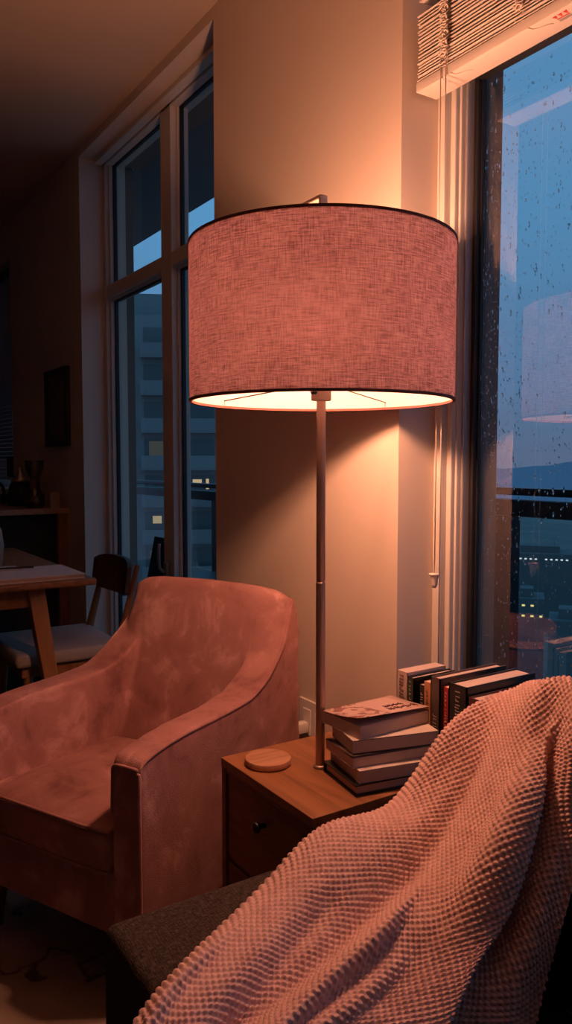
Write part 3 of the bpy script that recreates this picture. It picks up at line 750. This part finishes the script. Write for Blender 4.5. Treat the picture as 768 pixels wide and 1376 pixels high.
fold += crease([(3.3, 6.5), (4, 5.7), (5, 5.45), (6, 5.6), (7, 5.75), (7.5, 5.85), (10, 5.9)], .046, .6, .13, 1.3)
fold += crease([(5.4, 3.6), (6.5, 4.0), (7.4, 4.03), (8, 4.1), (10, 4.1)], .020, .4, .10, 1.2)
fold += crease([(6.3, 4.55), (7.4, 4.6), (8.4, 4.5), (10, 4.5)], .011, .22, .1, 1.0)
fold -= crease([(3.4, 2.5), (4, 2.7), (5, 3.0), (6, 3.35)], .014, .4, .4, 1.2)
fold -= crease([(6.2, 2.5), (7, 2.6), (8, 3.0), (10, 3.1)], .013, .3, .25)
fold += crease([(7.2, 1.45), (8, 1.5), (10, 1.6)], .010, .2, .14)
fold += crease([(4.6, 7.2), (6, 7.2), (8, 7.4), (10, 7.4)], .012, .4, .3)
fold += .004 * np.sin(colc * 2.3 + rowc * 1.1) * np.sin(rowc * 1.7 + 1)
def blur(A, k, axis, n=3):
    for _ in range(n):
        A = np.moveaxis(A, axis, 0); pad = np.concatenate([2 * A[:1] - A[k:0:-1], A, 2 * A[-1:] - A[-2:-k - 2:-1]]); c = np.cumsum(np.concatenate([np.zeros_like(pad[:1]), pad]), axis=0)
        A = np.moveaxis((c[2 * k + 1:] - c[:-2 * k - 1]) / (2 * k + 1), 0, axis)
    return A
G = blur(blur(G, 7, 0), 12, 1)
N = normals(G); N = blur(blur(N, 6, 0), 10, 1); N /= np.linalg.norm(N, axis=-1, keepdims=True)
if N[..., 2].mean() < 0: N = -N
G = G + N * fold[..., None]
G = blur(blur(G, 2, 0, 2), 4, 1, 2)
N = normals(G)
if N[..., 2].mean() < 0: N = -N
P_ = .0110                                             # stitch repeat
def arc(A, axis, mid):
    d = np.linalg.norm(np.diff(A, axis=axis), axis=-1); c = np.cumsum(d, axis=axis); z = np.zeros_like(np.take(c, [0], axis)); c = np.concatenate([z, c], axis=axis)
    return c - np.take(c, [int(mid * (A.shape[axis] - 1))], axis)
Gs = blur(blur(G, 6, 0, 2), 8, 1, 2)
a = blur(blur(arc(Gs, 0, .5), 8, 1), 4, 0) / P_; b = blur(blur(arc(Gs, 1, .2), 8, 0), 4, 1) / (P_ * 1.08)
wob = .10 * np.sin(a * .7 + 1.3 * np.sin(b * .23)) + .08 * np.sin(b * .9 + a * .31)
st = np.cos(2 * PI * (a + wob * .35)) * np.cos(2 * PI * (b + wob * .35))
st = np.clip((st + .12) / 1.12, 0, 1); st = 1 - (1 - st) ** 2.2
jit = np.sin(np.floor(a * 2) * 12.9898 + np.floor(b * 2) * 78.233) * 43758.5453; jit = blur(blur(jit - np.floor(jit), 2, 0, 2), 2, 1, 2)
G = G + N * (st * (.0031 + .0022 * (jit - .5)))[..., None]
nu, nv = G.shape[:2]
me = bpy.data.meshes.new('knitted_blanket')
Gb = G - N * .009
V = np.concatenate([G.reshape(-1, 3), Gb.reshape(-1, 3)])
idx = np.arange(nu * nv).reshape(nu, nv); q = np.stack([idx[:-1, :-1], idx[1:, :-1], idx[1:, 1:], idx[:-1, 1:]], -1).reshape(-1, 4)
off = nu * nv; loop = np.concatenate([idx[:, 0], idx[-1, 1:], idx[-2::-1, -1], idx[0, -2:0:-1]]); l2 = np.roll(loop, -1)
rim = np.stack([loop, loop + off, l2 + off, l2], -1)
Q = np.concatenate([q, q[:, ::-1] + off, rim])
me.vertices.add(len(V)); me.vertices.foreach_set('co', V.astype(np.float32).ravel())
me.loops.add(Q.size); me.loops.foreach_set('vertex_index', Q.astype(np.int32).ravel())
me.polygons.add(len(Q)); me.polygons.foreach_set('loop_start', np.arange(0, Q.size, 4, dtype=np.int32)); me.polygons.foreach_set('loop_total', np.full(len(Q), 4, np.int32))
me.update(calc_edges=True); me.validate()
me.polygons.foreach_set('use_smooth', np.ones(len(me.polygons), bool))
me.transform(Matrix.Translation((.8, -.7, -.5)))
o = link_mesh('knitted_blanket', me, M['knit'], None); o.location = (-.8, .7, .5)
tag(o, 'chunky dusty pink knitted blanket draped over the sofa arm and back', 'blanket')

# ------------------------------------------------------------------ rug
bm = new(); box(bm, (-2.5, -1.6, .0005), (-1.0, .70, .012), .004); o = obj('rug', bm, M['rug'], None); tag(o, 'dark veined area rug on the floor below the armchair', 'rug')

# ------------------------------------------------------------------ dining corner
dt = thing('dining_table', 'wooden dining table with splayed legs left of the armchair', 'dining table', (-3.2, .4, 0))
DX0, DX1, DY0, DY1 = -3.80, -2.63, -.1, .915
bm = new(); box(bm, (DX0, DY0, .726), (DX1, DY1, .75), .008, 3); obj('tabletop', bm, M['woodtop'], dt, True)
bm = new()
for a in ((DX0 + .1, DY0 + .1, DX1 - .10, DY0 + .12), (DX0 + .1, DY1 - .2, DX1 - .1, DY1 - .18), (DX0 + .1, DY0 + .1, DX0 + .12, DY1 - .18), (DX1 - .12, DY0 + .1, DX1 - .10, DY1 - .18)): box(bm, (a[0], a[1], .652), (a[2], a[3], .726))
obj('apron', bm, M['woodleg'], dt)
for x, sx_ in ((DX0 + .11, -1), (DX1 - .11, 1)):
    for y, sy_ in ((DY0 + .11, -1), (DY1 - .19, 1)):
        bm = new(); box(bm, (-.03, -.03, 0), (.03, .03, .727), .006)
        for v in bm.verts:
            f = 1 - v.co.z / .727; s_ = 1 - .35 * f; v.co.x = v.co.x * s_ + sx_ * .085 * f; v.co.y = v.co.y * s_ + sy_ * .085 * f
        bm.transform(Matrix.Translation((x, y, 0))); obj('leg', bm, M['woodleg'], dt, True)
nb = thing('notebook', 'large pale closed notebook lying on the dining table', 'notebook', (-2.8, .7, .7505))
NM = lay(-2.93, .28, .7505, 0)
bm = new(); box(bm, (0, 0, 0), (.28, .60, .004), .001); box(bm, (0, 0, .013), (.28, .60, .017), .001); obj('cover', bm, M['white'], nb, M=NM)
bm = new(); box(bm, (.003, .003, .004), (.277, .597, .013)); obj('page_block', bm, M['page'], nb, M=NM)
bm = new(); box(bm, (-3.06, .50, .768), (-2.94, .70, .770), 0); bm.transform(Matrix.Translation((.08, .02, 0))); o = obj('paper_sheet', bm, M['page'], None); tag(o, 'loose sheet of paper lying on top of the notebook', 'paper')
bm = new(); tube(bm, [(-2.90, .60, .7735), (-2.87, .76, .7735)], .004, 8, rads=[.002, .004]); o = obj('pen', bm, M['black'], None, True); tag(o, 'dark pen lying across the notebook on dining table', 'pen')
bm = new(); lathe(bm, [(0, 0), (.04, 0), (.05, .02), (.058, .09), (.05, .15), (.032, .19), (.03, .22), (.036, .235), (.033, .235), (.027, .22), (.029, .19), (.047, .15), (.054, .09), (.046, .02), (0, .01)], (-2.735, .545, .768), 28)
o = obj('vase', bm, mat('tan_ceramic', (.34, .19, .13), .5), None, 'all'); o.location.z += 0; tag(o, 'tan ceramic vase at the left edge on the dining table', 'vase'); o.location = (-3.05, .64, .7505)

dc = thing('dining_chair', 'walnut dining chair with grey padded seat at the dining table', 'chair', (-2.98, .87, 0))
bm = new(); box(bm, (-3.205, .665, .425), (-2.765, 1.07, .475), .02, 3); obj('seat', bm, M['seatfabric'], dc, True)
bm = new(); box(bm, (-3.18, .69, .385), (-2.79, 1.05, .424), .004); obj('seat_frame', bm, M['woodleg'], dc)
bm = new(); n = 12
rows = []
for i in range(n + 1):
    f = i / n * 2 - 1; x = -2.985 + f * .19; yb = 1.115 - .035 * f * f; hz = .068 * (1 - .35 * abs(f) ** 5)
    rows.append([bm.verts.new((x, yb - .009 + .01, .700 - hz)), bm.verts.new((x, yb - .009 + .022, .71 + hz)), bm.verts.new((x, yb + .009 + .022, .71 + hz)), bm.verts.new((x, yb + .009 + .01, .700 - hz))])
for a_, b_ in zip(rows, rows[1:]):
    for k in range(4): bm.faces.new((a_[k], a_[(k + 1) % 4], b_[(k + 1) % 4], b_[k]))
bm.faces.new(rows[0]); bm.faces.new(rows[-1][::-1]); obj('backrest', bm, M['walnut'], dc, True)
for s_ in (-1, 1):
    x = -2.985 + s_ * .175
    bm = new(); tube(bm, [(x, 1.14, .76), (x, 1.10, .60), (x, 1.06, .45), (x + s_ * .01, 1.07, .25), (x + s_ * .02, 1.10, 0)], .013, 10, rads=[.010, .014, .017, .016, .011]); obj('leg', bm, M['woodleg'], dc, True)
    bm = new(); tube(bm, [(x, .72, .42), (x + s_ * .025, .69, 0)], .016, 10, rads=[.018, .011]); obj('leg', bm, M['woodleg'], dc, True)

# counter against the far wall
kc = thing('kitchen_counter', 'dark kitchen counter with pale worktop at the far left', 'counter', (-4.7, 1.0, 0))
bm = new(); box(bm, (-5.6, .78, .893), (-3.945, Y0 - .001, .92), .002); obj('worktop', bm, M['counter'], kc)
bm = new(); box(bm, (-5.58, .81, 0), (-4.0, Y0 - .002, .892)); obj('cabinet', bm, M['cabinet'], kc)
bm = new(); box(bm, (-4.0, Y0 - .05, 0), (-3.965, Y0 - .002, .892)); obj('end_post', bm, M['woodleg'], kc)
bm = new(); lathe(bm, [(0, 0), (.042, 0), (.05, .015), (.048, .06), (.018, .115), (.016, .13), (.045, .2), (.05, .245), (.047, .245), (.042, .2), (.013, .13), (.015, .115), (.045, .058), (.047, .016), (0, .004)], (-4.06, 1.09, .9205), 28)
cf = thing('glass_carafe', 'hourglass glass coffee carafe on the kitchen counter', 'carafe', (-4.06, 1.09, .9205)); obj('carafe_body', bm, M['clear'], cf, 'all')
bm = new(); lathe(bm, [(.0175, .1), (.026, .1), (.026, .15), (.0175, .15)], (-4.06, 1.09, .9205), 20, True); obj('collar', bm, M['walnut'], cf, True)
bm = new(); box(bm, (-4.02, 1.14, .9205), (-3.96, 1.19, 1.0), .006); tm = new(); lathe(tm, [(0, 0), (.018, 0), (.018, .006), (0, .006)], (-3.99, 1.165, 1.0), 16); merge(bm, tm)
o = obj('canister', bm, mat('cream_canister', (.45, .33, .26), .5), None, True); tag(o, 'small square canister at the wall end of the counter', 'canister')
kt = thing('kettle', 'dark gooseneck kettle with shiny lid on the counter', 'kettle', (-4.30, 1.08, .9205))
bm = new(); lathe(bm, [(0, 0), (.07, 0), (.074, .01), (.062, .10), (.05, .125), (0, .125)], (-4.30, 1.08, .9205), 28); obj('body', bm, M['black'], kt, 'all')
bm = new(); lathe(bm, [(0, .125), (.046, .125), (.04, .15), (.014, .175), (.012, .19), (.016, .2), (.01, .21), (0, .212)], (-4.30, 1.08, .9205), 24); obj('lid', bm, M['bulbholder'], kt, 'all')
bm = new(); tube(bm, spline([(-4.35, 1.05, .95), (-4.40, 1.02, .97), (-4.41, 1.01, 1.02), (-4.44, .99, 1.05)], 6), .009, 10); obj('spout', bm, M['black'], kt, 'all')
bm = new(); tube(bm, spline([(-4.26, 1.10, 1.03), (-4.21, 1.13, 1.05), (-4.19, 1.14, .99), (-4.235, 1.115, .95)], 6), .008, 10); obj('handle', bm, M['black'], kt, 'all')
bm = new(); box(bm, (-4.58, 1.03, .9205), (-4.49, 1.12, .975), .012); o = obj('grinder_box', bm, M['black'], None, True); tag(o, 'low black box beside the kettle on the counter', 'box')
pf = thing('photo_frame', 'small dark framed photo at the far left window sill', 'photo frame', (-5.2, 1.25, .98))
bm = new()
for a in ((-5.30, 1.06, -5.10, 1.075), (-5.30, 1.175, -5.10, 1.19), (-5.30, 1.06, -5.285, 1.19), (-5.115, 1.06, -5.10, 1.19)): box(bm, (a[0], 1.244, a[1]), (a[2], 1.258, a[3]))
obj('frame', bm, M['darkframe'], pf)
bm = new(); box(bm, (-5.286, 1.248, 1.074), (-5.114, 1.252, 1.176)); obj('print', bm, mat('brown_print', (.12, .08, .06), .6), pf)
bm = new(); box(bm, (-5.24, 1.25, .9805), (-5.16, 1.256, 1.062)); obj('stand', bm, M['blind'], pf)

wp = thing('framed_picture', 'dark framed picture hanging on the far left wall', 'picture', (-4.07, Y0 - .001, 1.235))
PX0, PX1, PZ0, PZ1 = -4.262, -3.885, 1.238, 1.64
bm = new(); s = .028
for a in ((PX0, PZ0, PX1, PZ0 + s), (PX0, PZ1 - s, PX1, PZ1), (PX0, PZ0 + s, PX0 + s, PZ1 - s), (PX1 - s, PZ0 + s, PX1, PZ1 - s)): box(bm, (a[0], Y0 - .026, a[1]), (a[2], Y0 - .001, a[3]), .002)
obj('frame', bm, M['darkframe'], wp)
m = mat('murky_print', (.1, .08, .06), .35); t = NT(m); t.l(t.ramp(t.noise(t.coords(), 9, 4), [(.35, (.08, .065, .05)), (.65, (.24, .19, .14))]), t.b.inputs['Base Color'])
bm = new(); box(bm, (PX0 + s, Y0 - .012, PZ0 + s), (PX1 - s, Y0 - .002, PZ1 - s)); obj('print', bm, m, wp)

# ------------------------------------------------------------------ balcony
bm = new(); box(bm, (-9, YB, -.2), (3, 3.0, -.06)); struct('floor_balcony', bm, M['concrete'])
bm = new(); box(bm, (-9, YB, 3.215), (3, 2.9, 3.4)); box(bm, (-9, YB - .01, CZ + .1), (3, YB + .1, 3.25)); struct('ceiling_balcony', bm, M['soffit'])
def railing(label, x0, x1, zt, posts, loc):
    r = thing('balcony_railing', label, 'railing', loc, 0, 'balcony railings outside the windows')
    bm = new(); box(bm, (x0, 2.80, zt - .035), (x1, 2.86, zt), .006); obj('top_rail', bm, M['railmetal'], r, True)
    bm = new(); box(bm, (x0, 2.72, zt - .075 - .05), (x1, 2.78, zt - .05), .012); obj('inner_rail', bm, M['railmetal'], r, True)
    for p in posts:
        bm = new(); box(bm, (p - .05, 2.73, -.06), (p + .05, 2.79, zt - .09), .004); obj('post', bm, M['railmetal'], r)
    bm = new(); bm.faces.new([bm.verts.new(p) for p in ((x0, 2.76, 0), (x1, 2.76, 0), (x1, 2.76, zt - .1), (x0, 2.76, zt - .1))]); obj('glass_panel', bm, M['railglass'], r)
    return r
railing('dark balcony railing with glass panel outside the right window', -2.62, 2.5, 1.04, [-2.40, -.6, 1.2], (-1, 2.8, -.06))
railing('dark balcony railing seen through the left window', -9, -3.6, .985, [-7.45, -5.2], (-6.4, 2.8, -.06))
oc = thing('patio_chair', 'black scoop-backed patio chair on the balcony behind left window', 'chair', (-5.1, 2.25, -.06))
bm = new(); rows = []
for i in range(9):
    f = i / 8; z = .58 - .36 * f; wd = .26 - .06 * f; y = 2.42 - .10 * f
    rows.append([bm.verts.new((-5.12 + wd * g, y - .10 * g * g, z + .02 * g * g)) for g in np.linspace(-1, 1, 11)])
for k in range(6):
    f = k / 5; rows.append([bm.verts.new((-5.12 + (.20 + .02 * f) * g, 2.30 - .36 * (k + 1) / 6, .20 + .015 * math.sin(f * PI) + .06 * g * g)) for g in np.linspace(-1, 1, 11)])
for a_, b_ in zip(rows, rows[1:]):
    for k in range(10): bm.faces.new((a_[k], a_[k + 1], b_[k + 1], b_[k]))
sr = bmesh.ops.solidify(bm, geom=bm.faces[:], thickness=.012)
obj('seat_shell', bm, M['black'], oc, 'all')
for sx_ in (-1, 1):
    for yy in (1.98, 2.36):
        bm = new(); tube(bm, [(-5.12 + sx_ * .12, 2.17 + (yy - 2.17) * .6, .21), (-5.12 + sx_ * .2, yy, -.06)], .01, 8); obj('leg', bm, M['black'], oc, 'all')
ptb = thing('patio_table', 'small round dark patio table outside the left window', 'table', (-4.35, 2.3, -.06))
bm = new(); lathe(bm, [(0, 0), (.28, 0), (.285, .01), (.28, .02), (0, .02)], (-4.35, 2.3, .40), 32); obj('tabletop', bm, M['railmetal'], ptb, True)
bm = new(); tube(bm, [(-4.35, 2.3, -.05), (-4.35, 2.3, .40)], .02, 12); lathe(bm, [(0, 0), (.17, 0), (.17, .015), (0, .02)], (-4.35, 2.3, -.06), 24); obj('pedestal', bm, M['railmetal'], ptb, True)

# ------------------------------------------------------------------ city
m = M['facade'] = mat('hazy_facade', (.20, .225, .22), .85)
m = M['facade2'] = mat('hazy_facade_dark', (.16, .18, .175), .9)
m = M['winglass'] = mat('dark_city_window', (.09, .11, .11), .3)
m = M['ground'] = mat('city_ground', (.075, .11, .12), .95); t = NT(m); t.l(t.ramp(t.noise(t.coords(), .02, 5), [(.35, (.15, .17, .15)), (.65, (.24, .26, .22))]), t.b.inputs['Base Color'])
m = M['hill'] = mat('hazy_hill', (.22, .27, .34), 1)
bm = new(); bmesh.ops.create_grid(bm, x_segments=20, y_segments=20, size=4500); bm.transform(Matrix.Translation((0, 4560, -62))); struct('ground_city', bm, M['ground'])
bm = new(); n = 160; rows = []
for i in range(n + 1):
    an = R(5 + 170 * i / n); D = 3200; x, y = -D * math.cos(an), D * math.sin(an)
    h = -42 + 14 * math.sin(i * .31) + 9 * math.sin(i * .83 + 1) + 4 * math.sin(i * 2.1)
    rows.append([bm.verts.new((x * .4, y * .4, -62)), bm.verts.new((x * .93, y * .93, -45)), bm.verts.new((x, y, h + 20)), bm.verts.new((x * 1.1, y * 1.1, -62))])  # broad near slope added to lay the distance-haze colour over the far ground
for a_, b_ in zip(rows, rows[1:]):
    for k in range(3): bm.faces.new((a_[k], b_[k], b_[k + 1], a_[k + 1]))
o = obj('hills', bm, M['hill'], None, 'all'); o['kind'] = 'structure'

ap = thing('apartment_tower', 'hazy grey apartment tower with a few lit windows behind left window', 'building', (-61.5, 28.5, -62), R(66))
AM = Matrix.Translation((-61.5, 28.5, 0)) @ Matrix.Rotation(R(66 - 2), 4, 'Z')     # local -y faces the camera
bm = new(); box(bm, (-13, 0, -62), (10, 12, 13.6)); box(bm, (-9, 3, 13.6), (0, 9, 16)); obj('wall', bm, M['facade'], ap, M=AM)
lit = {(3, 4), (1, 2), (2, 5), (0, 5), (3, 7), (4, 3), (2, 8)}
for k in range(11):
    z = 13.2 - 3.15 * (k + 1)
    for j in range(5):
        x = -8.5 + j * 3.6
        bm = new(); box(bm, (x - 1.5, -1.4, z - .18), (x + 1.5, .05, z)); box(bm, (x - 1.5, -1.42, z), (x + 1.5, -1.36, z + 1.05)); obj('balcony', bm, M['facade2'], ap, M=AM)
        if k < 9 and j < 5:
            bm = new(); box(bm, (x - 1.3, -.03, z + .1), (x + 1.1, .02, z + 2.5)); fr_ = obj('window', bm, M['winglass'], ap, M=AM)
            if (j, k) in lit:
                bm = new(); q0 = rng.random(); box(bm, (x - .9 + q0 * .6, -.07, z + 1.5), (x - .1 + q0 * .5, -.031, z + 2.15)); box(bm, (x + .35, -.07, z + 1.3), (x + .6, -.031, z + 2.2)); obj('lit_pane', bm, M['litwarm'], fr_, M=AM)
            elif rng.random() < .35:
                bm = new(); box(bm, (x - .9, -.07, z + .9), (x + .3, -.031, z + 2.3)); obj('lit_pane', bm, M['litdim'], fr_, M=AM)
def block(label, ang, D, wd, dp, z1, lights, lm, n=(4, 2), sz=.8):
    a = R(ang); x, y = -D * math.cos(a), D * math.sin(a)
    o = thing('distant_building', label, 'building', (x, y, -62), PI / 2 - a + 0, 'low city buildings far below the windows')
    MM = Matrix.Translation((x, y, 0)) @ Matrix.Rotation(PI / 2 - a, 4, 'Z')
    bm = new(); box(bm, (-wd / 2, 0, -62), (wd / 2, dp, z1)); box(bm, (-wd / 4, dp * .2, z1), (wd / 6, dp * .7, z1 + 2.5)); obj('wall', bm, M['facade2'], o, M=MM)
    for i in range(n[0]):
        for j in range(n[1]):
            if rng.random() < .25: continue
            xx = -wd * .4 + wd * .8 * i / max(1, n[0] - 1); zz2 = z1 - 2 - j * 3
            bm = new(); box(bm, (xx - sz, -.1, zz2 - sz * .6), (xx + sz, .05, zz2 + sz * .6)); obj('lit_window', bm, lm, o, M=MM)
block('long low distant building with a row of white lights, right window', 51.5, 300, 34, 20, -33, 1, M['litwhite'], (16, 1), .4)
block('distant building glowing with yellow windows beyond right window', 50.5, 230, 9, 12, -38, 1, M['lityellow'], (4, 2), .42)
block('distant building with pale stacked lights at the right edge', 53.2, 200, 9, 12, -38, 1, M['litdim'], (4, 4), .38)
block('distant building with a bright white strip seen through the left window', 27.2, 200, 12, 12, -23, 1, M['litwhite'], (11, 1), .5)

CITY = [('low grey city block with a flat roof below the horizon', 62, 340, 30, -34), ('mid-height city block right of the balcony view', 74, 280, 18, -22), ('wide pale city block far below the balcony', 88, 310, 44, -36),
        ('narrow city tower beyond the balcony', 101, 380, 14, -12), ('distant squat building near the left balcony', 33, 240, 26, -30), ('distant slab building between the two windows', 41, 330, 30, -26)]
for lb, an, D, wd, z1 in CITY: block(lb, an, D, wd, 16, z1, 1, M['litdim'], (6, 3), .5)

# ------------------------------------------------------------------ render settings
S.view_settings.view_transform = 'Standard'; S.view_settings.look = 'None'; S.view_settings.gamma = 1; S.view_settings.use_curve_mapping = False
S.view_settings.exposure = 0.2
S.cycles.max_bounces = 10; S.cycles.diffuse_bounces = 6; S.cycles.transparent_max_bounces = 12; S.cycles.caustics_reflective = False; S.cycles.caustics_refractive = False
S.cycles.use_denoising = True; S.cycles.sample_clamp_indirect = 4
